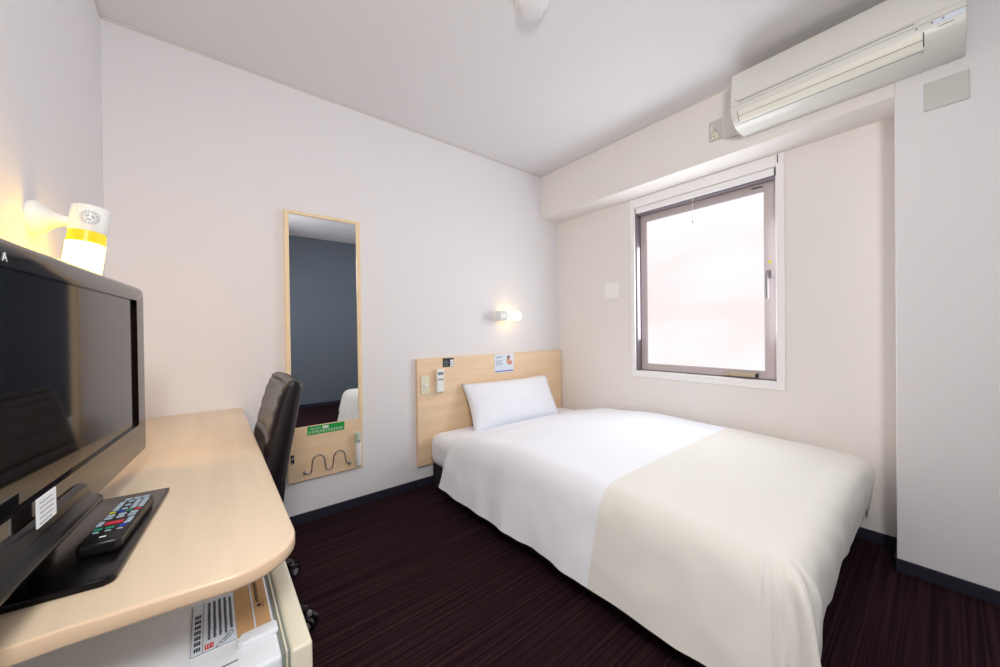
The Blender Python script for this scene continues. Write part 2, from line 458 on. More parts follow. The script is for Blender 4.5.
# rolled head edge of the duvet
jl = len(ys)-1
ring = [left[s, jl] for s in range(NP, 0, -1)]+[top[i, jl] for i in range(NX+1)]+[right[s, jl] for s in range(1, 21)]
prev = ring
for (dy, dz) in headc:
    cur = []
    for q, vi in enumerate(ring):
        p = V[vi]
        if q < NP:
            ph = min(1, (NP-q)/NP*2.2)*pi/2
            cur.append(addv(p+Vector((sin(ph)*dz*.7, dy, -cos(ph)*dz))))
        else: cur.append(addv(p+Vector((0, dy, -dz))))
    for q in range(len(ring)-1): W.append((prev[q], prev[q+1], cur[q+1], cur[q]))
    prev = cur
dv = thing('duvet', 'thick duvet with a white upper part and beige foot section, spread over the bed', 'duvet', (1.75, 1.05, .11))
def sheet_obj(name, F, m, label):
    used = sorted({i for f in F for i in f}); idx = {v: k for k, v in enumerate(used)}
    me = bpy.data.meshes.new(name)
    me.from_pydata([V[i]-Vector(dv.location) for i in used], [], [[idx[i] for i in f] for f in F])
    me.update()
    bm = bmesh.new(); bm.from_mesh(me); bmesh.ops.recalc_face_normals(bm, faces=bm.faces[:])
    up_ = sum(f.normal.z for f in bm.faces)
    if up_ < 0: bmesh.ops.reverse_faces(bm, faces=bm.faces[:])
    bm.to_mesh(me); bm.free()
    me.materials.append(m)
    for p_ in me.polygons: p_.use_smooth = True
    o = bpy.data.objects.new(name, me); COL.objects.link(o); o.parent = dv; o['label'] = label
    return o
sheet_obj('white_section', W, M['duvet'], 'white upper section of the duvet')
sheet_obj('foot_section', B, M['beige'], 'beige foot section of the duvet')

# pillow leaning on the headboard
def pillow():
    bm = new(); n = 34; m_ = 18; w, h, t = .84, .36, .15
    g = {}
    for side in (1, -1):
        for i in range(n+1):
            for j in range(m_+1):
                u, v = 2*i/n-1, 2*j/m_-1
                e = max(0, (1-abs(u)**2.6))**.5*max(0, (1-abs(v)**2.2))**.5
                if side == -1 and (i in (0, n) or j in (0, m_)): g[side, i, j] = g[1, i, j]; continue
                # pinch the sides inwards so the corners stick out
                x = w/2*u*(1-.05*(1-v*v)); y = h/2*v*(1-.07*(1-u*u))
                z = side*t/2*e*(1+.10*noise.noise(Vector((u*2.2, v*2, side*3))))
                z += .004*noise.noise(Vector((u*7, v*5, side)))*e
                g[side, i, j] = bm.verts.new((x, y, z))
        for i in range(n):
            for j in range(m_):
                q = [g[side, i, j], g[side, i+1, j], g[side, i+1, j+1], g[side, i, j+1]]
                bm.faces.new(q if side == 1 else q[::-1])
    bmesh.ops.recalc_face_normals(bm, faces=bm.faces[:])
    return bm
pl = obj('pillow', pillow(), M['sheet'], smooth=180, label='plump white pillow leaning against the headboard', cat='pillow')
pl.rotation_euler = (radians(63), radians(0), radians(-2)); pl.location = (1.814, 2.088, .512)

# ---------------------------------------------------------------- small things on the headboard
def plate_xz(name, x0, x1, z0, z1, y, th, m, bev=.002, **k):
    return obj(name, bx(new(), x0, x1, y-th, y, z0, z1, bev), m, **k)
t = thing('light_switch', 'cream switch plate at the left end of the headboard', 'switch', (1.125, HBY, .625))
rel(t, 'plate', bx(new(), 1.091, 1.153, HBY-.008, HBY, .632, .752, .003), M['cream'])
b = new(); lathe(b, [(.012, 0), (.011, .010), (0, .011)], (1.122, HBY-.008, .690), (0, -1, 0), 20)
rel(t, 'dimmer_knob', b, M['white'], smooth=True)
t = thing('wall_remote', 'slim cream remote control in a wall holder on the headboard', 'remote control', (1.229, HBY, .628))
b = new(); bx(b, 1.196, 1.262, HBY-.012, HBY, .628, .70, .004)
rel(t, 'holder', b, M['cream'])
b = new(); bx(b, 1.200, 1.258, HBY-.030, HBY-.012, .634, .792, .006)
rel(t, 'remote_body', b, M['white'])
rel(t, 'display', bx(new(), 1.208, 1.250, HBY-.0312, HBY-.029, .752, .772, .001), M['inkg'])
b = new()
for q in range(3): bx(b, 1.208+q*.015, 1.220+q*.015, HBY-.0318, HBY-.029, .716, .726, .001)
rel(t, 'buttons', b, M['inkg'])
t = thing('notice_card', 'small dark notice card with a pale right end on the headboard', 'sign', (1.31, HBY, .80))
rel(t, 'card', bx(new(), 1.262, 1.350, HBY-.002, HBY+.001, .800, .862), M['dkcard'])
rel(t, 'white_panel', bx(new(), 1.322, 1.347, HBY-.003, HBY-.001, .802, .850), M['paper'])
b = new()
for r in range(4): bx(b, 1.268, 1.268+random.uniform(.03, .046), HBY-.003, HBY-.0015, .810+r*.010, .813+r*.010)
for r in range(3): bx(b, 1.327, 1.327+random.uniform(.008, .016), HBY-.004, HBY-.0025, .812+r*.011, .817+r*.011)
rel(t, 'printed_lines', b, M['inkg'])
t = thing('photo_notice', 'square white notice with a printed portrait on the headboard', 'sign', (1.82, HBY, .71))
rel(t, 'card', bx(new(), 1.722, 1.914, HBY-.002, HBY, .722, .868), M['paperb'])
b = new()
for (z, x0, x1) in ((.845, 1.733, 1.80), (.838, 1.733, 1.79), (.812, 1.733, 1.80), (.803, 1.733, 1.785), (.79, 1.733, 1.80), (.781, 1.733, 1.79)):
    bx(b, x0, x1, HBY-.003, HBY-.0015, z, z+.003)
rel(t, 'printed_lines', b, M['inkg'])
b = new(); bx(b, 1.726, 1.910, HBY-.003, HBY-.0015, .728, .735); rel(t, 'blue_band', b, M['blueb'])
def disc_poly(bm, cx, cz, rx, rz, y, n=24, tilt=0):
    bm.faces.new([bm.verts.new((cx+rx*cos(a)*cos(tilt)-rz*sin(a)*sin(tilt), y, cz+rx*cos(a)*sin(tilt)+rz*sin(a)*cos(tilt))) for a in [2*pi*i/n for i in range(n)]])
b = new(); disc_poly(b, 1.862, .834, .015, .019, HBY-.0026); rel(t, 'portrait_hair', b, M['hair'])
b = new(); disc_poly(b, 1.866, .827, .010, .014, HBY-.0030); disc_poly(b, 1.876, .795, .024, .018, HBY-.0028); disc_poly(b, 1.850, .808, .008, .020, HBY-.0029)
rel(t, 'portrait_face', b, M['skin'])

# ---------------------------------------------------------------- wall lamps: mount, neck, cap, glowing glass
def lamp_parts(root, hot, A, N, cap_len, glass_len, r, mount_len):
    """A: unit direction cap -> glass; N: wall normal. built around the neck point at origin on the wall"""
    A = Vector(A).normalized(); N = Vector(N)
    c = N*mount_len
    b = new(); lathe(b, [(.040, 0), (.042, .004), (.041, .014), (.037, .020), (.027, .031), (.018, .042), (.013, .056), (.012, mount_len)], (0, 0, 0), N, 28)
    obj('wall_mount', b, M['white'], root, smooth=True)
    top_ = c - A*cap_len*.62
    b = new(); lathe(b, [(0, 0), (r-.006, 0), (r-.001, .003), (r, .008), (r, cap_len-.004), (r-.002, cap_len), (0, cap_len)], top_, A, 32)
    obj('lamp_cap', b, M['white'], root, smooth=True)
    g0 = top_+A*cap_len
    b = new(); lathe(b, [(0, .0), (r-.002, 0), (r-.001, .03)], g0, A, 32)
    obj('glass_collar', b, M['shade' if hot == 'shade_hot' else 'shade_bed'], root, smooth=True)
    L = glass_len
    b = new(); lathe(b, [(r-.001, .03), (r-.001, L-.02), (r-.006, L-.008), (r-.016, L-.001), (0, L)], g0, A, 32)
    obj('glass_shade', b, M[hot], root, smooth=True)
    return c, g0
# left wall, over the television: swivelled so that the glass hangs down
lw = thing('wall_lamp', 'lit wall lamp with white cap on the left wall above the television', 'lamp', (XL, 1.42, 1.345), group='wall lamps')
LA = (-.10, -.09, -1)
cc, g0 = lamp_parts(lw, 'shade_hot', LA, (1, 0, 0), .070, .126, .0365, .098)
# printed round emblem on the cap, facing the room
b = new()
Aax = Vector(LA).normalized()
cm = cc - Aax*.070*.62 + Aax*.036
view = Vector((.165, -.96, 0)); view = (view-Aax*view.dot(Aax)).normalized(); side = Aax.cross(view).normalized()
def on_cap(u, w, lift=.0006):
    a = u/.0365
    return cm + (view*cos(a)+side*sin(a))*(.0365+lift)+Aax*w
def ring(bm, r0, r1, n=28, dash=1):
    for i in range(n):
        if dash > 1 and i % dash == 0: continue
        a, c_ = 2*pi*i/n, 2*pi*(i+1)/n
        quad(bm, [on_cap(r0*cos(a), r0*sin(a)), on_cap(r1*cos(a), r1*sin(a)), on_cap(r1*cos(c_), r1*sin(c_)), on_cap(r0*cos(c_), r0*sin(c_))])
ring(b, .0165, .018); ring(b, .011, .0155, 30, 2); ring(b, .0035, .009, 9, 3)
obj('round_emblem', b, M['emblem'], lw)
# headboard wall
hw = thing('wall_lamp', 'lit wall lamp with sideways glass shade on the wall above the headboard', 'lamp', (1.765, D, 1.166), group='wall lamps')
lamp_parts(hw, 'shade_bed', (1, -.02, 0), (0, -1, 0), .078, .142, .0385, .085)

# ---------------------------------------------------------------- mirror panel with hook rail
mp_ = thing('wall_mirror', 'tall wood framed mirror on the back wall with a hook rail below', 'mirror', (.518, D, .239))
mx0, mx1, mz0, mz1, my = .315, .713, .239, 1.716, D-.022
b = new()
bx(b, mx0, mx0+.022, my, D, .533, mz1, .003); bx(b, mx1-.023, mx1, my, D, .533, mz1, .003)
bx(b, mx0+.022, mx1-.023, my, D, mz1-.018, mz1, .003)
rel(mp_, 'frame', b, M['maple_f'])
rel(mp_, 'lower_panel', bx(new(), mx0, mx1-.002, my+.002, D, mz0, .5335, .002), M['maple_x'])
rel(mp_, 'glass', bx(new(), mx0+.022, mx1-.023, my+.008, D, .533, mz1-.018), M['mirror'])
b = new(); pts = [(.395, .288), (.408, .280), (.424, .292), (.430, .345), (.442, .366), (.461, .374), (.480, .366), (.491, .345), (.497, .297), (.505, .283), (.515, .278), (.526, .283), (.534, .297), (.540, .345), (.552, .366), (.571, .374), (.590, .366), (.601, .345), (.607, .300), (.621, .289)]
tube(b, [(x, my-.022, z) for x, z in pts], .0034, 8)
hr = rel(mp_, 'hook_rail', b, M['steel'], smooth=60, label='wavy chrome hook rail')
for x in (.393, .624):
    b = new(); ball(b, (x, my-.022, .289), .010); tube(b, [(x, my-.022, .289), (x, my+.006, .289)], .004, 8, smooth=False)
    e_ = rel(mp_, 'hook_end', b, M['steel'], smooth=True)
# green sticker
t = thing('green_notice', 'long green sticker with white print under the mirror glass', 'sticker', (.51, my, .48))
rel(t, 'sticker', bx(new(), .411, .606, my-.0012+.003, my+.003, .483, .531), M['green'])
b = new()
def stroke_text(bm, x0, x1, z0, h, y, n, seed=1, th=.0007, axis='xz'):
    rnd = random.Random(seed); w = (x1-x0)/n
    for i in range(n):
        cx = x0+i*w
        for k in range(3):
            zz = z0+h*(.05+.38*k)
            a, c_ = cx+w*rnd.uniform(.05, .25), cx+w*rnd.uniform(.6, .88)
            bx(bm, a, c_, y-th, y, zz, zz+h*.14)
        vx = cx+w*rnd.uniform(.25, .6)
        bx(bm, vx, vx+w*.14, y-th, y, z0, z0+h)
stroke_text(b, .418, .600, .490, .015, my+.0020, 13, 3)
bx(b, .488, .520, my+.0012, my+.0020, .510, .524)
stroke_text(b, .424, .480, .512, .008, my+.0020, 7, 5)
rel(t, 'printed_text', b, M['whiteink'])
# small dark label
t = thing('instruction_label', 'tiny dark label low on the mirror panel beside the chair', 'label', (.337, my, .342))
for z0, z1 in ((.344, .366), (.372, .390)): rel(t, 'dark_block', bx(new(), .329, .345, my-.0012, my+.005, z0, z1), M['inkb'])
for x, z in ((.332, .348), (.338, .376)): rel(t, 'pale_mark', bx(new(), x, x+.004, my-.002, my-.001, z, z+.004), M['whiteink'])
# spray bottle hung at the right side of the panel
t = thing('spray_bottle', 'slim white spray bottle hung at the lower right of the mirror panel', 'bottle', (.684, my, .262))
b = new(); lathe(b, [(0, 0), (.016, 0), (.018, .004), (.018, .125), (.017, .135)], (.676, my-.016, .262), n=24)
rel(t, 'bottle_body', b, M['white'], smooth=True)
b = new(); lathe(b, [(.0175, .135), (.0182, .139), (.0182, .185), (.016, .192), (0, .193)], (.676, my-.016, .262), n=24)
rel(t, 'bottle_cap', b, M['mint'], smooth=True)
rel(t, 'nozzle', bx(new(), .671, .681, my-.0365, my-.030, .405, .413, .001), M['inkg'])

# ---------------------------------------------------------------- desk
dk = thing('desk', 'pale maple desk along the left wall with rounded front corner', 'desk', (-.1, 1.45, 0))
def arc(cx, cy, r, a0, a1, n=12): return [(cx+r*cos(radians(a0+(a1-a0)*i/n)), cy+r*sin(radians(a0+(a1-a0)*i/n))) for i in range(n+1)]
out = [(.123, D-.001), (XL+.002, D-.001), (XL+.002, .700), (-.15, .700), (-.06, .692), (.02, .684)]
out += arc(.022, .782, .098, -88, 0, 14)[0:]
b = new(); prism(b, out, 2, .654, .680, .006, 3)
dt = rel(dk, 'desktop', b, M['maple'], smooth=30)
dt.data.materials.append(M['maple_edge'])
for p_ in dt.data.polygons:
    if abs(p_.normal.z) < .9: p_.material_index = 1
b = new(); bx(b, XL+.01, .03, 2.19, 2.215, 0, .654, .002); rel(dk, 'side_panel', b, M['maple_x'])
b = new(); bx(b, XL+.01, .03, 1.235, 1.26, 0, .654, .002); rel(dk, 'side_panel', b, M['maple_x'])
b = new(); bx(b, XL+.01, XL+.03, 1.26, 2.19, .34, .654, .002); rel(dk, 'back_panel', b, M['maple_x'])

# ---------------------------------------------------------------- small refrigerator under the desk
fr = thing('refrigerator', 'small white refrigerator with cream door under the near end of the desk', 'refrigerator', (-.1, .96, 0))
FZ = .48; FY0, FY1 = .738, 1.205
b = new(); bx(b, -.325, .092, FY0, FY1, .015, FZ, .008, 3)
rel(fr, 'cabinet', b, M['fridge'], smooth=30)
b = new(); bx(b, .092, .098, FY0+.008, FY1-.008, .05, FZ-.006); bx(b, .1005, .1045, FY0+.006, FY1-.006, .05, FZ-.003)
rel(fr, 'gasket', b, M['gasket'])
b = new(); bx(b, .1045, .140, FY0-.002, FY1, .04, FZ+.001, .007, 3); bx(b, .098, .1005, FY0+.004, FY1-.004, .04, FZ-.001)
rel(fr, 'door', b, M['door'], smooth=30, label='cream fridge door')
b = new(); bx(b, .034, .094, .800, .831, FZ-.004, FZ+.009, .006, 4)
lathe(b, [(.013, 0), (.013, .010), (.010, .013), (0, .013)], (.042, .809, FZ-.002), n=18)
rel(fr, 'hinge_cover', b, M['fridge'], smooth=40)
b = new(); bx(b, -.30, .030, .7765, .7785, FZ-.002, FZ+.0006); rel(fr, 'seam', b, M['dkline'])
for x in (-.30, .05):
    for y in (FY0+.03, FY1-.03): rel(fr, 'foot', lathe(new(), [(.015, 0), (.015, .02)], (x, y, 0), n=12), M['black'])
# white instruction sticker lying on the fridge top
t = thing('instruction_sticker', 'white instruction sticker with dark text and red square on the fridge top', 'sticker', (0, .9, FZ))
def flat(bm, x0, x1, y0, y1, z): return bx(bm, x0, x1, y0, y1, z-.0005, z+.0003)
b = new(); flat(b, -.036, .031, .831, .985, FZ+.0006); rel(t, 'paper', b, M['paperb'])
b = new()
rnd = random.Random(11)
for c_ in range(5):
    x0 = -.012+c_*.0085; y = .862 if c_ < 4 else .870
    while y < .975:
        for k in range(3):
            yy = y+.0006+k*.0018; flat(b, x0+rnd.uniform(0, .001), x0+rnd.uniform(.0038, .0055), yy, yy+.0009, FZ+.0011)
        xx = x0+rnd.uniform(.001, .004); flat(b, xx, xx+.0009, y, y+.005, FZ+.0011)
        y += .0066
for k in range(7):
    y = .842+k*.016
    for q in range(3): flat(b, -.031+q*.0035, -.029+q*.0035, y, y+.010, FZ+.0011)
    flat(b, -.031, -.022, y+.002, y+.004, FZ+.0011); flat(b, -.031, -.022, y+.008, y+.0095, FZ+.0011)
flat(b, -.0185, -.0180, .833, .983, FZ+.0011); flat(b, -.0355, -.0350, .833, .983, FZ+.0011); flat(b, -.036, .030, .8312, .8318, FZ+.0011)
rel(t, 'printed_text', b, M['ink'])
b = new(); flat(b, -.0155, -.003, .838, .851, FZ+.0012); rel(t, 'red_square', b, M['red'])
b = new(); flat(b, -.0135, -.0125, .840, .849, FZ+.0016); flat(b, -.0100, -.0088, .840, .849, FZ+.0016); flat(b, -.006, -.005, .841, .848, FZ+.0016)
rel(t, 'square_print', b, M['whiteink'])
b = new()
tube(b, [(.006, .842, FZ+.0014), (.010, .838, FZ+.0014), (.020, .846, FZ+.0014), (.027, .858, FZ+.0014), (.022, .862, FZ+.0014), (.014, .850, FZ+.0014), (.006, .842, FZ+.0014)], .0005, 5)
tube(b, [(.012, .843, FZ+.0014), (.018, .851, FZ+.0014), (.022, .857, FZ+.0014)], .0005, 5)
tube(b, [(.004, .834, FZ+.0014), (.000, .8335, FZ+.0014), (.006, .842, FZ+.0014)], .0004, 5)
rel(t, 'telephone_drawing', b, M['ink'])
# brown caution sticker beside it
t = thing('caution_sticker', 'brown caution sticker with a black triangle beside the fridge door', 'sticker', (.06, .9, FZ))
b = new(); flat(b, .0315, .0868, .8325, 1.03, FZ+.0006); rel(t, 'brown_paper', b, M['brown'])
b = new(); flat(b, .0590, .0618, .834, 1.03, FZ+.0012); rel(t, 'pale_strip', b, M['paperb'])
b = new(); z_ = FZ+.0012
bm_f = b.faces.new([b.verts.new(q) for q in ((.0665, .905, z_), (.0745, .899, z_), (.0745, .912, z_))])
for k in range(9):
    flat(b, .0668, .0705, .918+k*.009, .9235+k*.009, z_); flat(b, .0715, .0728, .917+k*.009, .9225+k*.009, z_)
flat(b, .0785, .0790, .895, .925, z_)
rel(t, 'printed_text', b, M['inkb'])

# ---------------------------------------------------------------- television on the desk
az = radians(5.6)
tv = thing('television', 'black flat television on a glossy foot at the near end of the desk', 'television', (-.180, .964, .6805), -az)
TW, TZ0, TZ1 = .412, .058, .496
SY0, SY1, SZ0, SZ1 = -.318, .318, .137, .458
b = new()   # bezel: rounded outer outline around a rectangular opening
def rrect(y0, y1, z0, z1, r, n=6):
    P = []
    for cy, cz, a0 in ((y1-r, z1-r, 0), (y0+r, z1-r, 90), (y0+r, z0+r, 180), (y1-r, z0+r, 270)):
        P += [(cy+r*cos(radians(a0+90*i/n)), cz+r*sin(radians(a0+90*i/n))) for i in range(n+1)]
    return P
RW = [(rrect(-TW, TW, TZ0, TZ1, .016), -.052), (rrect(-TW, TW, TZ0, TZ1, .016), -.010), (rrect(-TW+.002, TW-.002, TZ0+.002, TZ1-.003, .015), -.004),
      (rrect(-TW+.006, TW-.006, TZ0+.005, TZ1-.010, .013), 0), (rrect(SY0-.030, SY1+.030, SZ0, SZ1, .002), 0), (rrect(SY0-.030, SY1+.030, SZ0, SZ1, .002), -.052)]
vr = [[b.verts.new((x, p[0], p[1])) for p in P] for P, x in RW]
for q in range(len(vr)):
    A_, B_ = vr[q], vr[(q+1) % len(vr)]
    for i in range(len(A_)): b.faces.new((A_[i], A_[(i+1) % len(A_)], B_[(i+1) % len(A_)], B_[i]))
bmesh.ops.recalc_face_normals(b, faces=b.faces[:])
obj('bezel', b, M['gloss'], tv, smooth=35)
for y in (SY1, SY0-.032): obj('inner_rim', bx(new(), -.05, -.010, y, y+.032, SZ0-.004, SZ1+.004), M['black'], tv)
b = new(); bx(b, -.05, -.006, SY0, SY1, SZ0-.003, SZ1+.003); obj('screen', b, M['screen'], tv)
b = new(); bx(b, -.085, -.048, -.35, .35, TZ0+.03, TZ1-.03, .012, 3); obj('rear_housing', b, M['black'], tv, smooth=35)
b = new()   # chin with a rounded lower lip
ch = [(0, .112), (.010, .107), (.012, .098), (.014, .091), (.022, .086), (.027, .080), (.027, .073), (.022, .067), (.012, .066), (-.02, .066)]
prism(b, ch, 1, -.375, -.008, .006, 3)
obj('speaker_chin', b, M['gbase'], tv, smooth=45)
b = new(); ball(b, (.016, -.010, .0765), .0115, 14); obj('chin_end', b, M['gloss'], tv, smooth=True)
b = new(); bx(b, -.10, -.05, -.06, .06, .008, .12, .01, 3); obj('neck', b, M['gbase'], tv, smooth=35)
b = new()
rb = [(-.13, -.18), (.070, -.18)] + arc(.070, -.168, .012, -90, 0, 6) + [(.082, .193), (-.13, .193)]
prism(b, rb, 2, 0, .011, .003, 2)
obj('stand_foot', b, M['gbase'], tv, smooth=30)
# end of the maker's lettering on the upper bezel, only its last letters are in view
cu = bpy.data.curves.new('lettering', 'FONT'); cu.body = 'A'; cu.size = .016; cu.extrude = .0003; cu.align_x = 'RIGHT'
to = bpy.data.objects.new('lettering', cu); COL.objects.link(to)
dg = bpy.context.evaluated_depsgraph_get(); me_ = bpy.data.meshes.new_from_object(to.evaluated_get(dg)); bpy.data.objects.remove(to)
lo = bpy.data.objects.new('maker_lettering', me_); COL.objects.link(lo); me_.materials.clear(); me_.materials.append(M['whiteink'])
lo.parent = tv; lo.rotation_euler = (pi/2, 0, pi/2); lo.location = (.0006, -.213, .464)
# paper tag standing on the chin
t = thing('printed_tag', 'small white printed tag stuck to the lower edge of the television', 'label', (-.180, .964, .6805), -az)
b = new(); bx(b, .0105, .0125, -.188, -.135, .106, .146, .0005); obj('paper', b, M['paper'], t)
b = new()
for k in range(5):
    y = -.182
    while y < -.150+.004*(k % 2):
        w_ = random.uniform(.004, .009); bx(b, .0123, .0128, y, y+w_, .138-.007*k, .1395-.007*k); y += w_+.002
obj('printed_lines', b, M['inkg'], t)

# remote control lying on the stand foot
rm = thing('remote_control', 'black remote control with coloured buttons lying on the television foot', 'remote control', (-.134, .962, .6917), radians(-7.5))
rm.scale = (.97, .86, 1)
b = new()
pr = [(-.027, -.108), (-.020, -.114), (.020, -.114), (.027, -.108), (.026, .0), (.026, .106), (.018, .114), (-.018, .114), (-.026, .106), (-.026, 0)]
prism(b, pr, 2, .0, .022, .005, 3)
obj('remote_body', b, M['black'], rm, smooth=35)
Zt = .0220
def btn(y0, cols, m, w=.0085, h=.006, name='button'):
    for c_ in cols:
        b = new(); bx(b, c_-w/2, c_+w/2, y0-h/2, y0+h/2, Zt-.001, Zt+.0016, .0012); obj(name, b, m, rm)
btn(.100, (-.012, .002, .015), M['greyb'], .011, .010)
for k in range(5): btn(.084-k*.0105, (-.017, -.004, .008, .019) if k % 2 == 0 else (-.017, .008, .019), M['greyb'], .0085, .0065)
btn(.028, (-.018,), M['yel'], .009, .006); btn(.028, (-.006,), M['blueb'], .009, .006); btn(.028, (.006,), M['teal'], .009, .006); btn(.028, (.018,), M['pink'], .009, .006)
for k in range(2): btn(.012-k*.014, (-.016, 0, .016), M['greyb'], .011, .008)
btn(-.030, (-.001,), M['pink'], .024, .013); btn(-.026, (-.020, .019), M['greyb'], .0075, .020)
btn(-.053, (-.016, -.001,), M['teal'], .0115, .008); btn(-.053, (.016,), M['blueb'], .010, .007); btn(-.040, (.018,), M['greyb'], .009, .006)
btn(-.067, (-.015, 0, .015), M['greyb'], .008, .0035)
b = new(); bx(b, -.004, .004, -.094, -.089, Zt-.0005, Zt+.0004); obj('white_mark', b, M['whiteink'], rm)

# ---------------------------------------------------------------- desk chair
ch = thing('office_chair', 'black ribbed leather office chair on casters tucked under the desk', 'chair', (-.02, 1.595, 0))
CY0, CY1 = -.197, .197
def cobj(name, bm, m, parent=ch, **k):
    return obj(name, bm, m, parent, **k)
# backrest: side profile in (x,z) relative to the chair, swept in y with ribs on the front
def backrest():
    bm = new()
    F = [(.118, .47), (.128, .55), (.143, .63), (.160, .71), (.178, .79), (.196, .855), (.212, .893)]
    Fp = catmull([(x, 0, z) for x, z in F], 9)
    fr_ = []
    for i, p in enumerate(Fp):
        s = i/(len(Fp)-1)
        rib = .0085*abs(sin(s*pi*8.0))**.30
        fr_.append((p.x+.006, p.z, rib))
    topc = [(.222, .906), (.236, .913), (.251, .911), (.264, .902), (.270, .888), (.268, .872)]
    Bk = [(.258, .82), (.244, .74), (.228, .65), (.214, .56), (.205, .47)]
    loop = fr_+[(x, z, .006*(i == 0)) for i, (x, z) in enumerate(topc+Bk+[(.190, .455), (.14, .455)])]
    n = 48; rings = []
    for j in range(n+1):
        u = 2*j/n-1
        y = CY0+(CY1-CY0)*j/n
        e = (1-abs(u)**20)**.35 if abs(u) < 1 else 0
        au = min(1, max(0, (abs(u)-.84)/.10)); ribw = 1-au*au*(3-2*au)
        cx_ = lambda z: .17+(z-.455)*.17
        row = []
        for (x, z, rb) in loop:
            x = x-rb*ribw-.003*(1-ribw)*(rb > 0)
            c_ = cx_(z)
            sc = .62+.38*e
            # front ribs fade out to a smooth piping band at both sides
            zz = .455+(z-.455)*.947; zz = .66+(zz-.66)*(1-.02*(1-e))
            bow = .012*(1-u*u)
            row.append(bm.verts.new((c_+(x-c_)*sc+bow, y, zz)))
        rings.append(row)
    for a, c_ in zip(rings, rings[1:]):
        for i in range(len(loop)): bm.faces.new((a[i], a[(i+1) % len(loop)], c_[(i+1) % len(loop)], c_[i]))
    bm.faces.new(rings[0]); bm.faces.new(rings[-1][::-1])
    bmesh.ops.recalc_face_normals(bm, faces=bm.faces[:])
    return bm
cobj('backrest', backrest(), M['leather'], smooth=50)
def seat():
    bm = new(); t = new(); bx(t, -.215, .185, -.205, .205, .40, .475)
    bmesh.ops.bevel(t, geom=t.edges[:], offset=.03, segments=4, profile=.5, affect='EDGES')
    bmesh.ops.subdivide_edges(t, edges=t.edges[:], cuts=2, use_grid_fill=True)
    me_ = bpy.data.meshes.new('t'); t.to_mesh(me_); t.free(); bm.from_mesh(me_); bpy.data.meshes.remove(me_)
    return bm
cobj('seat', seat(), M['leather'], smooth=60)
b = new(); bx(b, -.02, .20, -.03, .03, .378, .402, .004); bx(b, .186, .206, -.03, .03, .38, .60, .004); cobj('back_bracket', b, M['black'])
BO = (.035, 0, 0)
b = new(); lathe(b, [(.045, .36), (.045, .38)], BO, n=20); lathe(b, [(.025, .20), (.025, .36)], BO, n=20); lathe(b, [(.032, .08), (.03, .20)], BO, n=20)
cobj('gas_column', b, M['black'], smooth=40)
b = new(); lathe(b, [(.045, .075), (.045, .115), (.034, .125)], BO, n=20); cobj('base_hub', b, M['black'], smooth=40)
for k in range(5):
    a = radians(180+72*k); ux, uy = cos(a), sin(a)
    b = new(); tube(b, [(.035+ux*.03, uy*.03, .100), (.035+ux*.17, uy*.17, .088), (.035+ux*.298, uy*.298, .070)], [.018, .013], 10)
    lg = cobj('leg', b, M['black'], smooth=50)
    R3 = .302; cx0, cy0 = .035+ux*R3, uy*R3
    b = new(); ax = (-uy, ux, 0)
    for sgn in (-1, 1):
        o_ = Vector((cx0, cy0, .027))+Vector(ax)*(.008*sgn if sgn > 0 else -.022)
        lathe(b, [(.008, 0), (.024, 0), (.0265, .003), (.0265, .011), (.024, .014), (.008, .014)], o_, ax, 20)
    cs = obj('caster', b, M['black'], lg, smooth=40)
    b = new()
    for sgn in (-1, 1):
        o_ = Vector((cx0, cy0, .027))+Vector(ax)*(.0215*sgn)
        lathe(b, [(0, 0), (.014, 0), (.013, .0015), (0, .002)], o_, Vector(ax)*sgn, 16)
    bx(b, cx0-.008, cx0+.008, cy0-.008, cy0+.008, .05, .066, .003)
    obj('caster_cap', b, M['caster'], lg, smooth=40)

# ---------------------------------------------------------------- air conditioner
ac = thing('air_conditioner', 'long white wall air conditioner on the beam near the ceiling', 'air conditioner', (2.19, .31, 2.055))
AY0, AY1 = -.049, .686
prof_ac = [(XB-.0005, 2.348), (2.128, 2.348), (2.112, 2.341), (2.100, 2.322), (2.086, 2.23), (2.080, 2.185), (2.079, 2.165), (2.083, 2.138), (2.093, 2.115), (2.112, 2.096), (2.145, 2.083), (2.18, 2.078), (XB-.0005, 2.082)]
b = new(); prism(b, prof_ac, 1, AY0, AY1, .004, 2)
rel(ac, 'body', b, M['acw'], smooth=35)
# front panel standing just proud, ending in a dark seam
b = new(); pp = [(2.128, 2.3495), (2.1105, 2.3425), (2.0975, 2.3225), (2.0835, 2.23), (2.0785, 2.192), (2.084, 2.192), (2.092, 2.24), (2.105, 2.32), (2.115, 2.335), (2.13, 2.343)]
prism(b, pp, 1, AY0+.001, AY1-.001)
rel(ac, 'front_panel', b, M['acw'], smooth=35)
def accurve(zlo, zhi, lift, y0, y1, n=6):
    """strip that follows the curved lower front"""
    P = prof_ac[5:11]
    def xat(z):
        for (x0, z0), (x1, z1) in zip(P, P[1:]):
            if z1 <= z <= z0: return x0+(x1-x0)*(z0-z)/(z0-z1)
        return P[-1][0]
    pts = [(xat(zlo+(zhi-zlo)*i/n)-lift, zlo+(zhi-zlo)*i/n) for i in range(n+1)]
    pts2 = [(x+lift+.004, z+.001) for x, z in pts[::-1]]
    return prism(new(), pts+pts2, 1, y0, y1)
rel(ac, 'panel_seam', accurve(2.183, 2.1915, .0022, AY0+.12, AY1-.03), M['dkline'])
rel(ac, 'lower_seam', accurve(2.168, 2.1695, .0008, AY0+.0, AY1-.002), M['gasket'])
rel(ac, 'outlet_recess', accurve(2.091, 2.140, .0006, .049, .658), M['dkline'])
rel(ac, 'flap', accurve(2.117, 2.139, .003, .052, .655), M['flap'])
rel(ac, 'flap', accurve(2.0935, 2.115, .003, .052, .655), M['flap'])
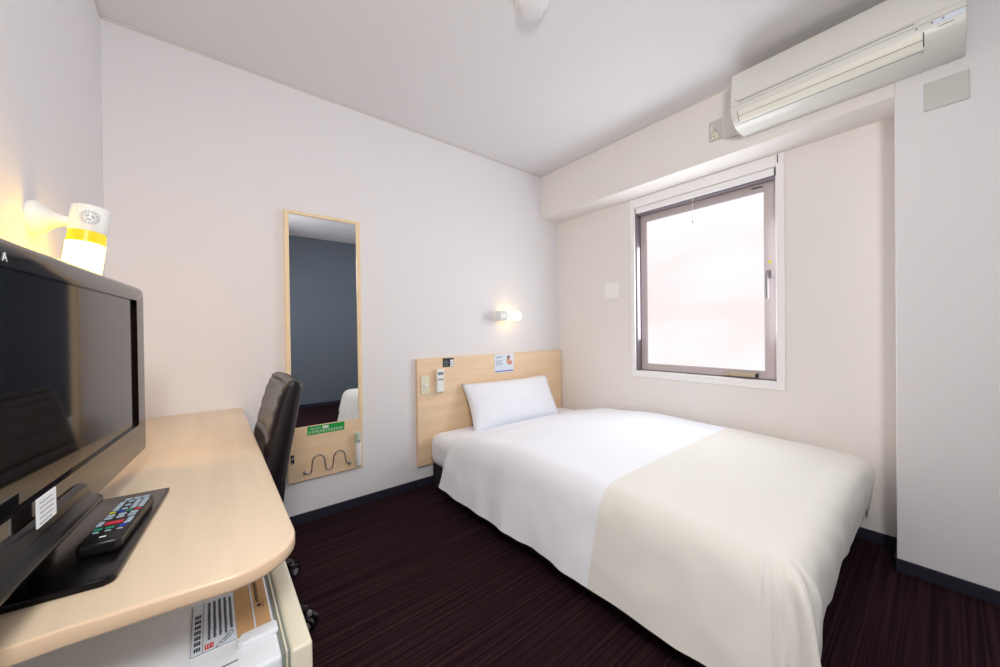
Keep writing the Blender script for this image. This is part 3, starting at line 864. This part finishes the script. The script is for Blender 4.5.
for y in (.067, .030, .004): rel(ac, 'indicator_light', lathe(new(), [(.0035, 0), (.0035, .001)], (2.0788, y, 2.160), (-1, 0, 0), 10), M['gasket'])
rel(ac, 'panel_catch', lathe(new(), [(.003, 0), (.003, .001)], (2.079, AY1-.022, 2.196), (-1, 0, 0), 10), M['gasket'])
rel(ac, 'receiver_window', accurve(2.150, 2.166, .0015, AY0+.004, AY0+.075), M['paperb'])
b = accurve(2.137, 2.1395, .0015, AY0+.028, AY0+.065); rel(ac, 'emblem', b, M['gasket'])
rel(ac, 'drain_slot', accurve(2.086, 2.090, .0008, .053, .0555), M['gasket'])
# power outlet with its plug and cable
t = thing('wall_outlet', 'cream wall outlet with a plugged-in cable left of the air conditioner', 'outlet', (XB, .83, 2.11))
rel(t, 'plate', bx(new(), XB-.007, XB, .797, .863, 2.128, 2.243, .003), M['greyw'])
b = new(); lathe(b, [(.019, 0), (.019, .006)], (XB-.006, .836, 2.20), (-1, 0, 0), 18); bx(b, XB-.010, XB-.006, .815, .845, 2.14, 2.17, .002)
rel(t, 'socket', b, M['cream'], smooth=40)
b = new(); lathe(b, [(.004, 0), (.004, .0012)], (XB-.010, .834, 2.152), (-1, 0, 0), 10); rel(t, 'socket_hole', b, M['dkline'])
t = thing('power_cable', 'thin white cable running from the wall outlet to the air conditioner', 'cable', (XB, .73, 2.12))
b = new(); tube(b, [(XB-.012, .828, 2.195), (XB-.016, .812, 2.165), (XB-.008, .79, 2.128), (XB-.005, .75, 2.112), (XB-.005, .70, 2.110), (XB-.008, .672, 2.115)], .0028, 8)
rel(t, 'cord', b, M['greyw'], smooth=True)
b = new(); bx(b, XB-.024, XB-.011, .820, .838, 2.185, 2.212, .003); rel(t, 'plug', b, M['greyw'])
# blank cover plate right of it
pp_ = obj('cover_plate', bx(new(), XB-.006, XB+.001, -.059, .055, 1.918, 2.031, .003), M['greyw'], label='blank grey square cover plate below the right end of the air conditioner', cat='wall plate')
recenter(pp_)
# square vent on the window wall
t = thing('air_vent', 'white square air vent on the wall left of the window', 'vent', (XR, 1.667, 1.3))
rel(t, 'frame', bx(new(), XR-.010, XR, 1.600, 1.735, 1.292, 1.424, .004), M['casing'])
rel(t, 'vent_cover', bx(new(), XR-.020, XR-.009, 1.618, 1.717, 1.309, 1.407, .004), M['casing'])
# ceiling detector
t = thing('smoke_detector', 'round white detector on the ceiling above the bed', 'detector', (1.050, 1.069, HC))
b = new(); lathe(b, [(.066, 0), (.068, .006), (.064, .012), (0, .012)], (1.050, 1.069, HC-.0001), (0, 0, -1), 36); rel(t, 'base_ring', b, M['white'], smooth=40)
b = new(); lathe(b, [(.057, .010), (.058, .020), (.053, .030), (.038, .036), (0, .038)], (1.050, 1.069, HC), (0, 0, -1), 36); rel(t, 'dome', b, M['ceil'], smooth=60)

# ---------------------------------------------------------------- lights
def light(name, typ, loc, energy, color, **k):
    l = bpy.data.lights.new(name, typ); l.energy = energy; l.color = color
    for a, v in k.items(): setattr(l, a, v)
    o = bpy.data.objects.new(name, l); COL.objects.link(o); o.location = loc; return o
# daylight entering through the frosted pane
wl = light('window_daylight', 'AREA', (XR+.045, 1.04, 1.32), 14, (.88, .94, 1), shape='RECTANGLE', size=.70, size_y=1.02)
wl.rotation_euler = (0, radians(90), 0)
# unseen round fill light, added under the ceiling above the camera
cl = light('ceiling_fill_light', 'AREA', (.40, .05, HC-.03), 4, (1, .95, .91), shape='DISK', size=.5)

# soft fill added behind the camera to brighten desk, bed side and walls
sl = light('camera_side_fill', 'AREA', (-.06, -.50, 1.82), 26, (1, .972, .948), shape='SQUARE', size=.32)
sl.rotation_euler = Vector((.62, .78, -.30)).to_track_quat('-Z', 'Y').to_euler()

w = bpy.data.worlds.new('daylight'); S.world = w; w.use_nodes = True
w.node_tree.nodes['Background'].inputs[0].default_value = (.8, .88, 1, 1); w.node_tree.nodes['Background'].inputs[1].default_value = 1.0

# ---------------------------------------------------------------- camera
f_, yaw, pit, rol, H = 359.6943, radians(38.8667), radians(-.3894), radians(-.7234), 1.0482
fw = Vector((sin(yaw)*cos(pit), cos(yaw)*cos(pit), sin(pit))); rt = Vector((cos(yaw), -sin(yaw), 0)); up = rt.cross(fw)
R_ = cos(rol)*rt+sin(rol)*up; U_ = -sin(rol)*rt+cos(rol)*up
cam = bpy.data.cameras.new('camera'); co = bpy.data.objects.new('camera', cam); COL.objects.link(co)
cam.sensor_width = 36; cam.lens = f_*36/1000; cam.clip_start = .02
mw = Matrix((R_, U_, -fw)).transposed().to_4x4(); mw.translation = (0, 0, H)
co.matrix_world = mw
S.camera = co
S.view_settings.view_transform = 'Standard'; S.view_settings.look = 'None'
S.view_settings.exposure = 0; S.view_settings.gamma = 1
S.cycles.use_denoising = True
S.cycles.max_bounces = 12; S.cycles.diffuse_bounces = 8
